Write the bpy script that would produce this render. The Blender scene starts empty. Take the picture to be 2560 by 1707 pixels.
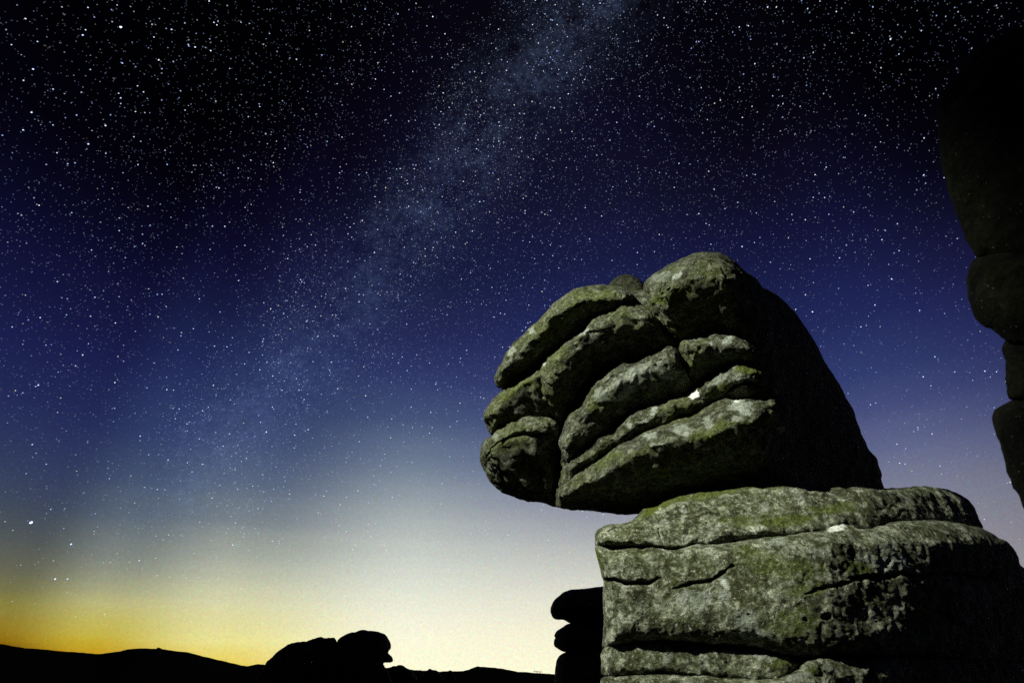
import bpy, math, random
import numpy as np

# ------------------------------------------------------------------ camera, world, light
scene = bpy.context.scene
C = scene.collection
R = math.radians
CAMZ = 1.5
FPX = 20.0 / 36.0 * 2560.0
PITCH = math.atan((1712 - 853.5) / FPX)          # the level horizon lies just under the lower edge of the picture
CP, SP = math.cos(PITCH), math.sin(PITCH)

cam_d = bpy.data.cameras.new('camera')
cam = bpy.data.objects.new('camera', cam_d)
C.objects.link(cam)
cam.location = (0, 0, CAMZ)
cam.rotation_euler = (math.pi / 2 + PITCH, 0, 0)
cam_d.sensor_width = 36
cam_d.lens = 20
cam_d.clip_start = 0.05
cam_d.clip_end = 12000
cam_d.dof.use_dof = True
cam_d.dof.focus_distance = 3000
cam_d.dof.aperture_fstop = 3.2
scene.camera = cam

world = bpy.data.worlds.new('World')
scene.world = world
world.use_nodes = True
world.node_tree.nodes['Background'].inputs[0].default_value = (0.004, 0.005, 0.014, 1)
world.node_tree.nodes['Background'].inputs[1].default_value = 0.05

vs = scene.view_settings
vs.view_transform = 'Standard'
vs.look = 'None'
vs.exposure = 0.0
vs.gamma = 1.0
vs.use_curve_mapping = False
scene.cycles.max_bounces = 3
scene.cycles.diffuse_bounces = 1
scene.cycles.transparent_max_bounces = 16
scene.cycles.use_denoising = False
scene.cycles.use_adaptive_sampling = False

# the torch somebody holds up to the left of the camera: the one lamp that lights the rocks
TORCH_POS = (-4.4, 0.3, 8.2)
TORCH_AIM = (1.25, 5.6, 3.1)
tl = bpy.data.lights.new('torch', 'SPOT')
tl.energy = 9300
tl.color = (0.97, 1.0, 0.82)
tl.shadow_soft_size = 0.11
tl.spot_size = R(51.2)
tl.spot_blend = 1.0
torch = bpy.data.objects.new('torch', tl)
C.objects.link(torch)
torch.location = TORCH_POS
from mathutils import Vector
torch.rotation_euler = (Vector(TORCH_AIM) - Vector(TORCH_POS)).to_track_quat('-Z', 'Y').to_euler()

# ------------------------------------------------------------------ helpers
rng = np.random.default_rng(11)

def ray(px, py):
    u = (np.asarray(px, float) - 1280.0) / FPX
    v = (853.5 - np.asarray(py, float)) / FPX
    return u, CP - v * SP, SP + v * CP

def place(px, py, Y):
    """point of the place that stands Y metres north and is seen in direction px, py"""
    dx, dy, dz = ray(px, py)
    t = Y / dy
    return np.stack([dx * t, np.broadcast_to(Y, np.shape(t)) + 0 * t, CAMZ + dz * t], -1)

def dirpx(px, py):
    d = np.array([float(a) for a in ray(px, py)])
    return d / np.linalg.norm(d)

_perm = np.random.default_rng(5).permutation(4096)
_grad = np.random.default_rng(6).normal(size=(4096, 3))
_grad /= np.linalg.norm(_grad, axis=1, keepdims=True)

def gnoise(P, seed=0):
    P = P + np.array([13.7, 7.1, 3.3]) * (seed + 1)
    i = np.floor(P).astype(np.int64)
    f = P - i
    w = f * f * f * (f * (f * 6 - 15) + 10)
    out = 0
    for a in (0, 1):
        for b in (0, 1):
            for c in (0, 1):
                h = _perm[(i[..., 0] + a) & 4095]
                h = _perm[(h + i[..., 1] + b) & 4095]
                h = _perm[(h + i[..., 2] + c) & 4095]
                g = _grad[h]
                d = f - np.array([a, b, c])
                dot = (g * d).sum(-1)
                ww = (w[..., 0] if a else 1 - w[..., 0]) * (w[..., 1] if b else 1 - w[..., 1]) * (w[..., 2] if c else 1 - w[..., 2])
                out = out + dot * ww
    return out * 1.6

def fbm(P, scale, octaves=3, seed=0, gain=0.5):
    s = 0; a = 1.0; f = scale
    for k in range(octaves):
        s = s + a * gnoise(P * f, seed + 17 * k)
        a *= gain; f *= 2.03
    return s

def new_mesh(name, V, F, mat, parent=None, smooth=True, attrs=None, base=(0, 0, 0)):
    me = bpy.data.meshes.new(name)
    V = np.asarray(V, float) - np.asarray(base, float)
    F = np.asarray(F, np.int32)
    n, m, k = len(V), len(F), F.shape[1]
    me.vertices.add(n); me.vertices.foreach_set('co', V.astype(np.float32).ravel())
    me.loops.add(m * k); me.loops.foreach_set('vertex_index', F.ravel())
    me.polygons.add(m)
    me.polygons.foreach_set('loop_start', np.arange(0, m * k, k, dtype=np.int32))
    me.polygons.foreach_set('loop_total', np.full(m, k, np.int32))
    me.polygons.foreach_set('use_smooth', np.full(m, smooth))
    for an, av in (attrs or {}).items():
        at = me.attributes.new(an, 'FLOAT', 'POINT')
        at.data.foreach_set('value', np.asarray(av, np.float32))
    me.update(calc_edges=True); me.validate()
    if mat: me.materials.append(mat)
    o = bpy.data.objects.new(name, me)
    C.objects.link(o)
    if parent is not None:
        o.parent = parent
    else:
        o.location = base
    return o

def thing(name, label, cat, loc, group=None):
    o = bpy.data.objects.new(name, None)
    C.objects.link(o)
    o.location = loc
    o.empty_display_size = 0.2
    o['label'] = label; o['category'] = cat
    if group: o['group'] = group
    return o

def tag(o, label, cat, group=None):
    o['label'] = label; o['category'] = cat
    if group: o['group'] = group
    return o

def structure(o, label=None):
    o['kind'] = 'structure'
    if label: o['label'] = label
    return o

def catmull(pts, n, closed=True):
    P = np.asarray(pts, float)
    m = len(P)
    if closed:
        idx = lambda k: P[k % m]; segs = m
    else:
        idx = lambda k: P[min(max(k, 0), m - 1)]; segs = m - 1
    out = []
    for s in range(segs):
        p0, p1, p2, p3 = idx(s - 1), idx(s), idx(s + 1), idx(s + 2)
        L = np.linalg.norm(p2 - p1)
        c = max(4, int(L / 3))
        for t in np.linspace(0, 1, c, endpoint=False):
            # centripetal-ish: soften tangents on uneven segments
            l0 = max(np.linalg.norm(p1 - p0), 1e-6); l2 = max(np.linalg.norm(p3 - p2), 1e-6)
            m1 = (p2 - p0) / (l0 + L) * L
            m2 = (p3 - p1) / (L + l2) * L
            out.append((2*t**3-3*t**2+1)*p1 + (t**3-2*t**2+t)*m1 + (-2*t**3+3*t**2)*p2 + (t**3-t**2)*m2)
    if not closed: out.append(P[-1])
    out = np.array(out)
    Q = np.vstack([out, out[:1]]) if closed else out
    d = np.r_[0, np.cumsum(np.linalg.norm(np.diff(Q, axis=0), axis=1))]
    t = np.linspace(0, d[-1], n, endpoint=not closed)
    return np.stack([np.interp(t, d, Q[:, 0]), np.interp(t, d, Q[:, 1])], -1)

def seg_dist(P, poly):
    """distance of points to a polyline, in picture units"""
    best = np.full(P.shape[:-1], 1e9)
    poly = np.asarray(poly, float)
    for a, b in zip(poly[:-1], poly[1:]):
        ab = b - a
        t = np.clip(((P - a) @ ab) / (ab @ ab), 0, 1)
        q = P - (a + t[..., None] * ab)
        best = np.minimum(best, np.hypot(q[..., 0], q[..., 1]))
    return best

def slab_mesh(name, outline, spine, Yf, H, B, mat, parent=None, base=(0, 0, 0), n=300, m=30, a=2.2, b=2.0,
              amp=(0.05, 0.018, 0.006), edge=1.5, cracks=(), pits=(), marks=None, seed=0, uniform=0.3, back_m=None, rnd=0, under=0.0):
    """one closed weathered stone: the outline is its greatest girth, the spine its proudest line"""
    O = catmull(outline, n)
    jn = fbm(np.c_[O * 0.05, np.full(n, seed * 3.1)], 1.0, 3, seed)
    ctr = O.mean(0)
    nrm = np.roll(O, -1, 0) - np.roll(O, 1, 0)
    nrm = np.c_[nrm[:, 1], -nrm[:, 0]]; nrm /= np.linalg.norm(nrm, axis=1, keepdims=True) + 1e-9
    O = O + nrm * jn[:, None] * edge
    S = catmull(spine, 200, closed=False) if len(spine) > 1 else np.repeat(np.asarray(spine, float), 200, 0)
    ti = np.array([np.argmin(((S - o) ** 2).sum(1)) for o in O], float)
    kern = np.hanning(max(7, n // 14)); kern /= kern.sum()
    pad = len(kern)
    ti = np.convolve(np.r_[ti[-pad:], ti, ti[:pad]], kern, 'same')[pad:-pad]
    Si = np.stack([np.interp(ti, np.arange(200), S[:, 0]), np.interp(ti, np.arange(200), S[:, 1])], -1)
    def rings(mm):
        th = np.linspace(0, 1, mm + 1)
        return uniform * th + (1 - uniform) * np.sin(th * math.pi / 2)
    rf = rings(m)
    mb = back_m or max(6, m // 3)
    rb = rings(mb)[::-1][1:]
    PX = Si[None] + (O - Si)[None] * rf[:, None, None]
    # undersides fall back in a long straight slope, shoulders are round
    down = (O - Si)[:, 1] / (np.hypot(*(O - Si).T) + 1e-6)
    down = np.clip(down * 1.2 + 0.1, 0, 1) * under
    ae = a * (1 - down) + 1.35 * down
    be = b * (1 - down) + 1.25 * down
    prof = (1 - np.minimum(rf, 1)[:, None] ** ae[None]) ** (1 / be[None])
    Yb = Yf(PX[..., 0], PX[..., 1])
    Y = Yb - H * prof
    PB = Si[None] + (O - Si)[None] * rb[:, None, None]
    YB = Yf(PB[..., 0], PB[..., 1]) + B * ((1 - rb ** 2.4) ** 0.5)[:, None]
    # geometry that is cut into the front: joints, cracks, pits
    for (line, w, d) in cracks:
        ln = catmull(line, 60, closed=False)
        ln = ln[::2]
        wob = gnoise(np.stack([PX[..., 0] * .06, PX[..., 1] * .06, 0 * PX[..., 0] + 4.4], -1), 3) * w * 0.8
        dd = seg_dist(PX, ln)
        # cracks thin out towards their ends
        ends = np.minimum(np.hypot(*(PX - ln[0]).transpose(2, 0, 1)), np.hypot(*(PX - ln[-1]).transpose(2, 0, 1)))
        ww = np.maximum(w * np.clip(0.3 + ends / 40, 0.3, 1) + wob * 0.5, w * 0.2)
        Y = Y + d * np.exp(-(dd / ww) ** 2)
    for (x, y, r, d) in pits:
        q = np.hypot(PX[..., 0] - x, (PX[..., 1] - y) * 1.15)
        Y = Y + d * np.exp(-(q / r) ** 4) - d * 0.12 * np.exp(-((q - r * 1.5) / (r * .5)) ** 2)
    V = np.concatenate([place(PX[..., 0], PX[..., 1], Y), place(PB[..., 0], PB[..., 1], YB)], 0)
    G = V.reshape(-1, 3)
    disp = np.zeros_like(G)
    for oc, (am, sc) in enumerate(zip(amp, (1.3, 5.0, 17.0))):
        if am <= 0: continue
        for c in range(3):
            disp[:, c] += am * fbm(G, sc, 2 if oc < 2 else 3, seed + 31 * c + 7 * oc)
    keep = np.concatenate([np.repeat(rf, n), np.repeat(rb, n)])
    edgefade = 1 - 0.75 * np.clip((keep - 0.85) / 0.15, 0, 1)     # keeps the traced girth
    disp *= edgefade[:, None]
    G = G + disp
    if rnd:
        G[:, 1] -= rnd * np.maximum(0, gnoise(G * 9.0, 77)) ** 2
    rows = len(V)
    i = np.arange(rows - 1)[:, None] * n
    j = np.arange(n)[None]; j2 = (j + 1) % n
    F = np.stack([i + j, i + j2, i + n + j2, i + n + j], -1).reshape(-1, 4)
    # area sign of outline decides the winding
    area = 0.5 * np.sum(O[:, 0] * np.roll(O[:, 1], -1) - np.roll(O[:, 0], -1) * O[:, 1])
    if area < 0: F = F[:, ::-1]
    F = F[:, ::-1]
    attrs = {}
    allp = np.concatenate([PX.reshape(-1, 2), PB.reshape(-1, 2)])
    front = np.concatenate([np.ones(PX.shape[0] * n), np.zeros(PB.shape[0] * n)])
    for key in ('lichen', 'moss', 'quartz'):
        acc = np.zeros(len(G))
        for (x, y, rx, ry, rot, s) in (marks or {}).get(key, []):
            c_, s_ = math.cos(R(rot)), math.sin(R(rot))
            ex, ey = allp[:, 0] - x, allp[:, 1] - y
            q = np.hypot((ex * c_ + ey * s_) / rx, (-ex * s_ + ey * c_) / ry)
            nz = gnoise(G * 14.0, 5) * 0.35 + gnoise(G * 34.0, 8) * 0.25
            acc = np.maximum(acc, s * np.clip((1.15 - q + nz) * 3.0, 0, 1) * front)
        attrs[key] = acc
    return new_mesh(name, G, F, mat, parent, True, attrs, base)

# ------------------------------------------------------------------ materials
def nodes_of(m):
    m.use_nodes = True
    nt = m.node_tree
    nt.nodes.clear()
    return nt, nt.nodes, nt.links

def N(nt, kind, **kw):
    n = nt.nodes.new(kind)
    for k, v in kw.items():
        if k.startswith('in_'):
            key = k[3:]
            key = int(key) if key.isdigit() else key.replace('_', ' ')
            n.inputs[key].default_value = v
        else:
            setattr(n, k, v)
    return n

def ramp(nt, stops, interp='LINEAR'):
    r = nt.nodes.new('ShaderNodeValToRGB')
    cr = r.color_ramp
    cr.interpolation = interp
    while len(cr.elements) < len(stops): cr.elements.new(0.5)
    for e, (p, c) in zip(cr.elements, stops):
        e.position = p
    for e, (p, c) in zip(cr.elements, stops):
        e.position = p; e.color = (*c, 1) if len(c) == 3 else c
    return r

def mixc(nt, fac, a, b, mode='MIX'):
    m = nt.nodes.new('ShaderNodeMix'); m.data_type = 'RGBA'; m.blend_type = mode
    L = nt.links
    for s, v in ((0, fac), (6, a), (7, b)):
        if hasattr(v, 'is_linked') or hasattr(v, 'links'): L.new(v, m.inputs[s])
        else: m.inputs[s].default_value = v if s == 0 else (*v, 1)
    return m.outputs[2]

def mth(nt, op, a, b=None, c=None, clamp=False):
    m = nt.nodes.new('ShaderNodeMath'); m.operation = op; m.use_clamp = clamp
    for s, v in enumerate((a, b, c)):
        if v is None: continue
        if hasattr(v, 'links'): nt.links.new(v, m.inputs[s])
        else: m.inputs[s].default_value = v
    return m.outputs[0]

def granite(name, seed=0.0, green=0.4, light=1.0, contrast=1.0, stretch=1.0, bump=1.0):
    mat = bpy.data.materials.new(name)
    nt, ns, L = nodes_of(mat)
    out = N(nt, 'ShaderNodeOutputMaterial')
    bs = N(nt, 'ShaderNodeBsdfPrincipled')
    bs.inputs['Roughness'].default_value = 0.9
    bs.inputs['Specular IOR Level'].default_value = 0.18
    L.new(bs.outputs[0], out.inputs[0])
    tc = N(nt, 'ShaderNodeTexCoord')
    mp = N(nt, 'ShaderNodeMapping')
    mp.inputs['Location'].default_value = (seed, seed * 1.7, -seed)
    mp.inputs['Scale'].default_value = (1, 1, 1.0 / stretch)
    L.new(tc.outputs['Object'], mp.inputs[0])
    co = mp.outputs[0]
    def noise(scale, detail, rough=0.6, dist=0.0):
        n = N(nt, 'ShaderNodeTexNoise'); n.inputs['Scale'].default_value = scale
        n.inputs['Detail'].default_value = detail; n.inputs['Roughness'].default_value = rough
        n.inputs['Distortion'].default_value = dist
        L.new(co, n.inputs['Vector']); return n.outputs[0]
    big = noise(2.1, 5, 0.6, 0.4)
    mid = noise(8.5, 9, 0.72, 0.3)
    fine = noise(30, 7, 0.7)
    blot = noise(19, 8, 0.75, 0.8)
    speck = N(nt, 'ShaderNodeTexVoronoi'); speck.inputs['Scale'].default_value = 62
    L.new(co, speck.inputs['Vector'])
    k = contrast
    f = mth(nt, 'ADD', mth(nt, 'MULTIPLY', mid, 0.55), mth(nt, 'MULTIPLY', blot, 0.45))
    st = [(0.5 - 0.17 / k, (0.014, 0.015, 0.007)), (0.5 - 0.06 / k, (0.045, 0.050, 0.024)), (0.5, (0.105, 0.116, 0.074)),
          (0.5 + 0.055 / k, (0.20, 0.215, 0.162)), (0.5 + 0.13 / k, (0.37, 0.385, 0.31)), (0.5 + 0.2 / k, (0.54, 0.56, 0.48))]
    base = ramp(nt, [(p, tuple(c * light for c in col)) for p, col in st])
    L.new(f, base.inputs[0])
    col = base.outputs[0]
    # moss and green algae in wide soft patches
    gm = ramp(nt, [(0.42, (0, 0, 0)), (0.66, (1, 1, 1))]); L.new(big, gm.inputs[0])
    gf = mth(nt, 'MULTIPLY', gm.outputs[0], green)
    gcol = ramp(nt, [(0.35, (0.016, 0.020, 0.006)), (0.52, (0.075, 0.090, 0.025)), (0.7, (0.19, 0.20, 0.065))]); L.new(blot, gcol.inputs[0])
    col = mixc(nt, gf, col, gcol.outputs[0])
    # pale crust lichen flecks, feldspar crystals
    cr = ramp(nt, [(0.575, (0, 0, 0)), (0.645, (1, 1, 1))]); L.new(fine, cr.inputs[0])
    col = mixc(nt, mth(nt, 'MULTIPLY', cr.outputs[0], 0.75), col, (0.50 * light, 0.51 * light, 0.43 * light))
    sp = ramp(nt, [(0.10, (1, 1, 1)), (0.17, (0, 0, 0))]); L.new(speck.outputs['Distance'], sp.inputs[0])
    sgate = ramp(nt, [(0.80, (0, 0, 0)), (0.84, (1, 1, 1))]); L.new(speck.outputs['Color'], sgate.inputs[0])
    col = mixc(nt, mth(nt, 'MULTIPLY', sp.outputs[0], sgate.outputs[0]), col, (0.62, 0.63, 0.57))
    # placed growth
    al = N(nt, 'ShaderNodeAttribute'); al.attribute_name = 'lichen'
    am = N(nt, 'ShaderNodeAttribute'); am.attribute_name = 'moss'
    aq = N(nt, 'ShaderNodeAttribute'); aq.attribute_name = 'quartz'
    mcol = ramp(nt, [(0.35, (0.022, 0.030, 0.004)), (0.6, (0.12, 0.15, 0.02))]); L.new(fine, mcol.inputs[0])
    col = mixc(nt, am.outputs['Fac'], col, mcol.outputs[0])
    lcol = ramp(nt, [(0.38, (0.17, 0.19, 0.16)), (0.58, (0.42, 0.45, 0.41))]); L.new(blot, lcol.inputs[0])
    col = mixc(nt, al.outputs['Fac'], col, lcol.outputs[0])
    col = mixc(nt, aq.outputs['Fac'], col, (0.80, 0.83, 0.78))
    L.new(col, bs.inputs['Base Color'])
    # relief
    pit = N(nt, 'ShaderNodeTexVoronoi'); pit.inputs['Scale'].default_value = 26; pit.inputs['Randomness'].default_value = 1
    L.new(co, pit.inputs['Vector'])
    pr = ramp(nt, [(0.0, (0, 0, 0)), (0.32, (1, 1, 1))]); L.new(pit.outputs['Distance'], pr.inputs[0])
    h = mth(nt, 'ADD', mth(nt, 'MULTIPLY', mid, 0.9), mth(nt, 'MULTIPLY', blot, 0.75))
    h = mth(nt, 'ADD', h, mth(nt, 'MULTIPLY', fine, 0.35))
    h = mth(nt, 'ADD', h, mth(nt, 'MULTIPLY', pr.outputs[0], 0.12))
    bp = N(nt, 'ShaderNodeBump'); bp.inputs['Strength'].default_value = 0.9 * bump
    bp.inputs['Distance'].default_value = 0.085
    L.new(h, bp.inputs['Height'])
    L.new(bp.outputs[0], bs.inputs['Normal'])
    return mat

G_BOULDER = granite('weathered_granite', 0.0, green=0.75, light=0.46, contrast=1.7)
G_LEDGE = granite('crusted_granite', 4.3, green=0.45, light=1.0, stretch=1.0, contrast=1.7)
G_WALL = granite('mossy_shade_granite', 9.1, green=0.25, light=0.06)  # colour cut to near black: the wall's shade is painted in, moss aside
G_SHADE = granite('shade_dark_granite', 2.2, green=0.8, light=0.22, bump=0.5)  # darkened copy: shade painted into the piled stones, the tor and the knob

def heath():
    mat = bpy.data.materials.new('moor_heath')
    nt, ns, L = nodes_of(mat)
    out = N(nt, 'ShaderNodeOutputMaterial'); bs = N(nt, 'ShaderNodeBsdfDiffuse')
    L.new(bs.outputs[0], out.inputs[0])
    tc = N(nt, 'ShaderNodeTexCoord')
    n = N(nt, 'ShaderNodeTexNoise'); n.inputs['Scale'].default_value = 0.7; n.inputs['Detail'].default_value = 10
    L.new(tc.outputs['Object'], n.inputs['Vector'])
    r = ramp(nt, [(0.35, (0.010, 0.011, 0.005)), (0.65, (0.040, 0.042, 0.018))]); L.new(n.outputs[0], r.inputs[0])
    L.new(r.outputs[0], bs.inputs[0])
    bp = N(nt, 'ShaderNodeBump'); bp.inputs['Strength'].default_value = 0.6; bp.inputs['Distance'].default_value = 0.2
    L.new(n.outputs[0], bp.inputs['Height']); L.new(bp.outputs[0], bs.inputs['Normal'])
    return mat
HEATH = heath()

# ------------------------------------------------------------------ the sky: glow of a far town, deep blue above, galaxy band
def lin(c):
    return tuple(((v / 255) / 12.92 if v / 255 <= 0.04045 else ((v / 255 + 0.055) / 1.055) ** 2.4) for v in c)
def elev(px, py):
    return math.degrees(math.asin(dirpx(px, py)[2]))
def azim(px, py):
    d = dirpx(px, py); return math.degrees(math.atan2(d[0], d[1]))

STATIONS = [
    (60, [(1625, (96, 62, 6)), (1595, (142, 106, 14)), (1560, (146, 124, 36)), (1520, (138, 130, 62)), (1470, (116, 114, 76)), (1400, (95, 97, 86)),
          (1330, (74, 82, 88)), (1260, (63, 73, 92)), (1180, (52, 62, 94)), (1080, (42, 51, 92)), (1000, (34, 42, 85)), (850, (26, 31, 76)),
          (700, (19, 21, 60)), (550, (12, 12, 43)), (400, (7, 6, 25)), (250, (3, 2, 11)), (0, (1, 1, 3))]),
    (300, [(1640, (194, 152, 30)), (1610, (196, 168, 44)), (1590, (197, 178, 62)), (1555, (194, 183, 92)), (1515, (187, 183, 124)), (1460, (160, 162, 130)), (1400, (130, 136, 127)),
           (1300, (95, 107, 118)), (1200, (70, 84, 111)), (1080, (50, 62, 104)), (1000, (44, 56, 99)), (850, (32, 41, 86)), (700, (22, 28, 67)),
           (550, (14, 13, 46)), (400, (8, 6, 27)), (200, (4, 2, 10)), (0, (1, 1, 3))]),
    (600, [(1665, (232, 206, 80)), (1600, (235, 227, 146)), (1555, (224, 219, 158)), (1505, (214, 213, 170)), (1450, (192, 195, 168)), (1400, (169, 174, 160)),
           (1300, (122, 132, 138)), (1200, (87, 100, 124)), (1100, (62, 75, 112)), (1000, (47, 60, 101)), (850, (35, 44, 87)), (700, (24, 29, 67)),
           (550, (17, 17, 50)), (400, (10, 9, 33)), (250, (6, 4, 17)), (0, (3, 2, 6))]),
    (1050, [(1680, (254, 253, 216)), (1600, (251, 249, 220)), (1550, (243, 242, 218)), (1480, (226, 229, 212)), (1400, (204, 209, 200)), (1320, (176, 184, 182)),
            (1240, (145, 156, 165)), (1150, (108, 122, 145)), (1050, (70, 84, 122)), (950, (49, 59, 105)), (850, (36, 42, 86)), (700, (23, 29, 64)),
            (550, (18, 21, 50)), (400, (15, 14, 40)), (250, (10, 8, 24)), (100, (6, 4, 12)), (0, (4, 3, 8))]),
    (1500, [(1680, (254, 250, 216)), (1600, (246, 241, 210)), (1520, (230, 227, 208)), (1440, (207, 208, 198)), (1350, (173, 175, 178)), (1280, (148, 151, 166)),
            (1180, (108, 115, 148)), (1100, (84, 92, 134)), (950, (50, 57, 108)), (800, (31, 38, 86)), (650, (23, 27, 65)), (500, (19, 19, 47)),
            (350, (15, 13, 37)), (200, (12, 10, 27)), (50, (8, 6, 17))]),
    (2300, [(1640, (186, 176, 168)), (1500, (165, 158, 162)), (1300, (136, 137, 150)), (1200, (120, 124, 146)), (1100, (96, 103, 140)), (1000, (71, 79, 124)),
            (900, (50, 61, 111)), (750, (34, 42, 92)), (600, (25, 30, 73)), (450, (18, 19, 54)), (300, (14, 12, 36)), (150, (9, 7, 22)), (0, (5, 4, 12))]),
    (2550, [(1640, (150, 140, 135)), (1300, (120, 118, 132)), (1200, (105, 107, 130)), (1100, (82, 88, 122)), (1000, (60, 67, 110)), (900, (45, 51, 97)), (750, (32, 35, 80)),
            (600, (22, 22, 58)), (450, (13, 12, 36)), (300, (6, 5, 17)), (150, (3, 2, 7)), (0, (1, 1, 3))]),
]

def sky_material():
    mat = bpy.data.materials.new('night_sky')
    nt, ns, L = nodes_of(mat)
    out = N(nt, 'ShaderNodeOutputMaterial')
    em = N(nt, 'ShaderNodeEmission'); em.inputs['Strength'].default_value = 1.0
    L.new(em.outputs[0], out.inputs[0])
    tc = N(nt, 'ShaderNodeTexCoord')
    nv = N(nt, 'ShaderNodeVectorMath', operation='NORMALIZE'); L.new(tc.outputs['Object'], nv.inputs[0])
    sx = N(nt, 'ShaderNodeSeparateXYZ'); L.new(nv.outputs[0], sx.inputs[0])
    el = mth(nt, 'MULTIPLY', mth(nt, 'ARCSINE', sx.outputs[2]), 2 / math.pi)       # 0 horizon, 1 zenith
    az = mth(nt, 'MULTIPLY', mth(nt, 'ARCTAN2', sx.outputs[0], sx.outputs[1]), 180 / math.pi)
    # faint uneven streaks of thin haze near the skyline
    mp = N(nt, 'ShaderNodeMapping'); mp.inputs['Scale'].default_value = (1.6, 1.6, 26)
    L.new(nv.outputs[0], mp.inputs[0])
    hz = N(nt, 'ShaderNodeTexNoise'); hz.inputs['Scale'].default_value = 1.5; hz.inputs['Detail'].default_value = 4
    L.new(mp.outputs[0], hz.inputs['Vector'])
    el2 = mth(nt, 'ADD', el, mth(nt, 'MULTIPLY', mth(nt, 'SUBTRACT', hz.outputs[0], 0.5), 0.012))
    prev = None; paz = None
    for x, rows in STATIONS:
        stops = sorted((max(0.0, elev(x, y) / 90), lin(c)) for y, c in rows)
        last = stops[-1]
        stops.append((min(1, last[0] + 0.18), tuple(v * 0.5 for v in last[1])))
        r = ramp(nt, stops); L.new(el2, r.inputs[0])
        a = azim(x, 1400) if x < 2500 else 49.0
        if prev is None: prev = r.outputs[0]
        else:
            mr = N(nt, 'ShaderNodeMapRange', interpolation_type='SMOOTHSTEP' if x != 1500 else 'LINEAR')
            mr.inputs[1].default_value = paz; mr.inputs[2].default_value = a
            L.new(az, mr.inputs[0])
            prev = mixc(nt, mr.outputs[0], prev, r.outputs[0])
        paz = a
    # away from the town the sky is plain deep blue-black
    back = ramp(nt, [(0, lin((60, 58, 70))), (0.08, lin((42, 46, 74))), (0.2, lin((20, 22, 52))), (0.4, lin((9, 8, 26))), (1, lin((3, 2, 6)))])
    L.new(el, back.inputs[0])
    aa = mth(nt, 'ABSOLUTE', mth(nt, 'SUBTRACT', az, 5))
    mr = N(nt, 'ShaderNodeMapRange', interpolation_type='SMOOTHSTEP'); mr.inputs[1].default_value = 52; mr.inputs[2].default_value = 105
    L.new(aa, mr.inputs[0])
    # the blend away starts low in the sky only: near the zenith azimuth means nothing
    col = mixc(nt, mr.outputs[0], prev, back.outputs[0])
    # galaxy
    b = N(nt, 'ShaderNodeVectorMath', operation='DOT_PRODUCT'); L.new(nv.outputs[0], b.inputs[0]); b.inputs[1].default_value = tuple(BAND_N)
    wn = N(nt, 'ShaderNodeTexNoise'); wn.inputs['Scale'].default_value = 4.5; wn.inputs['Detail'].default_value = 6; wn.inputs['Roughness'].default_value = 0.62
    L.new(nv.outputs[0], wn.inputs['Vector'])
    bb = mth(nt, 'ADD', b.outputs['Value'], mth(nt, 'MULTIPLY', mth(nt, 'SUBTRACT', wn.outputs[0], 0.5), 0.10))
    g1 = mth(nt, 'EXPONENT', mth(nt, 'MULTIPLY', mth(nt, 'POWER', mth(nt, 'DIVIDE', mth(nt, 'ABSOLUTE', bb), 0.062), 2), -1))
    cl = N(nt, 'ShaderNodeTexNoise'); cl.inputs['Scale'].default_value = 14; cl.inputs['Detail'].default_value = 11; cl.inputs['Roughness'].default_value = 0.78
    L.new(nv.outputs[0], cl.inputs['Vector'])
    cr = ramp(nt, [(0.38, (0, 0, 0)), (0.72, (1, 1, 1))]); L.new(cl.outputs[0], cr.inputs[0])
    fg = N(nt, 'ShaderNodeTexNoise'); fg.inputs['Scale'].default_value = 75; fg.inputs['Detail'].default_value = 4; fg.inputs['Roughness'].default_value = 0.8
    L.new(nv.outputs[0], fg.inputs['Vector'])
    fr = ramp(nt, [(0.36, (0.25, 0.25, 0.25)), (0.66, (1.7, 1.7, 1.7))]); L.new(fg.outputs[0], fr.inputs[0])
    gal = mth(nt, 'MULTIPLY', mth(nt, 'MULTIPLY', g1, cr.outputs[0]), fr.outputs[0])
    # dust lane that hides the band's left flank
    lane = mth(nt, 'EXPONENT', mth(nt, 'MULTIPLY', mth(nt, 'POWER', mth(nt, 'DIVIDE', mth(nt, 'ABSOLUTE', mth(nt, 'SUBTRACT', bb, 0.15 * LANE)), 0.055), 2), -1))
    fade = N(nt, 'ShaderNodeMapRange'); fade.inputs[1].default_value = 0.08; fade.inputs[2].default_value = 0.18; L.new(el, fade.inputs[0])
    lf = N(nt, 'ShaderNodeMapRange'); lf.inputs[1].default_value = 0.24; lf.inputs[2].default_value = 0.5; L.new(el, lf.inputs[0])
    lanef = mth(nt, 'MULTIPLY', mth(nt, 'MULTIPLY', lane, 0.28), lf.outputs[0])
    col = mixc(nt, lanef, col, (0.0035, 0.002, 0.010))
    gcol = mixc(nt, 1.0, (0.022, 0.034, 0.066), gal, 'MULTIPLY')
    gcol = mixc(nt, 1.0, gcol, fade.outputs[0], 'MULTIPLY')
    col = mixc(nt, 1.0, col, gcol, 'ADD')
    # sensor-fine airglow mottling
    gr = N(nt, 'ShaderNodeTexNoise'); gr.inputs['Scale'].default_value = 330; gr.inputs['Detail'].default_value = 2; gr.noise_dimensions = '3D'
    L.new(nv.outputs[0], gr.inputs['Vector'])
    gc = mixc(nt, 0.22, (0.5, 0.5, 0.5), gr.outputs['Color'])
    gc2 = mixc(nt, 1.0, gc, (2.0, 2.0, 2.0), 'MULTIPLY')
    col = mixc(nt, 1.0, col, gc2, 'MULTIPLY')
    L.new(col, em.inputs[0])
    mat.cycles.emission_sampling = 'NONE'
    return mat

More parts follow.
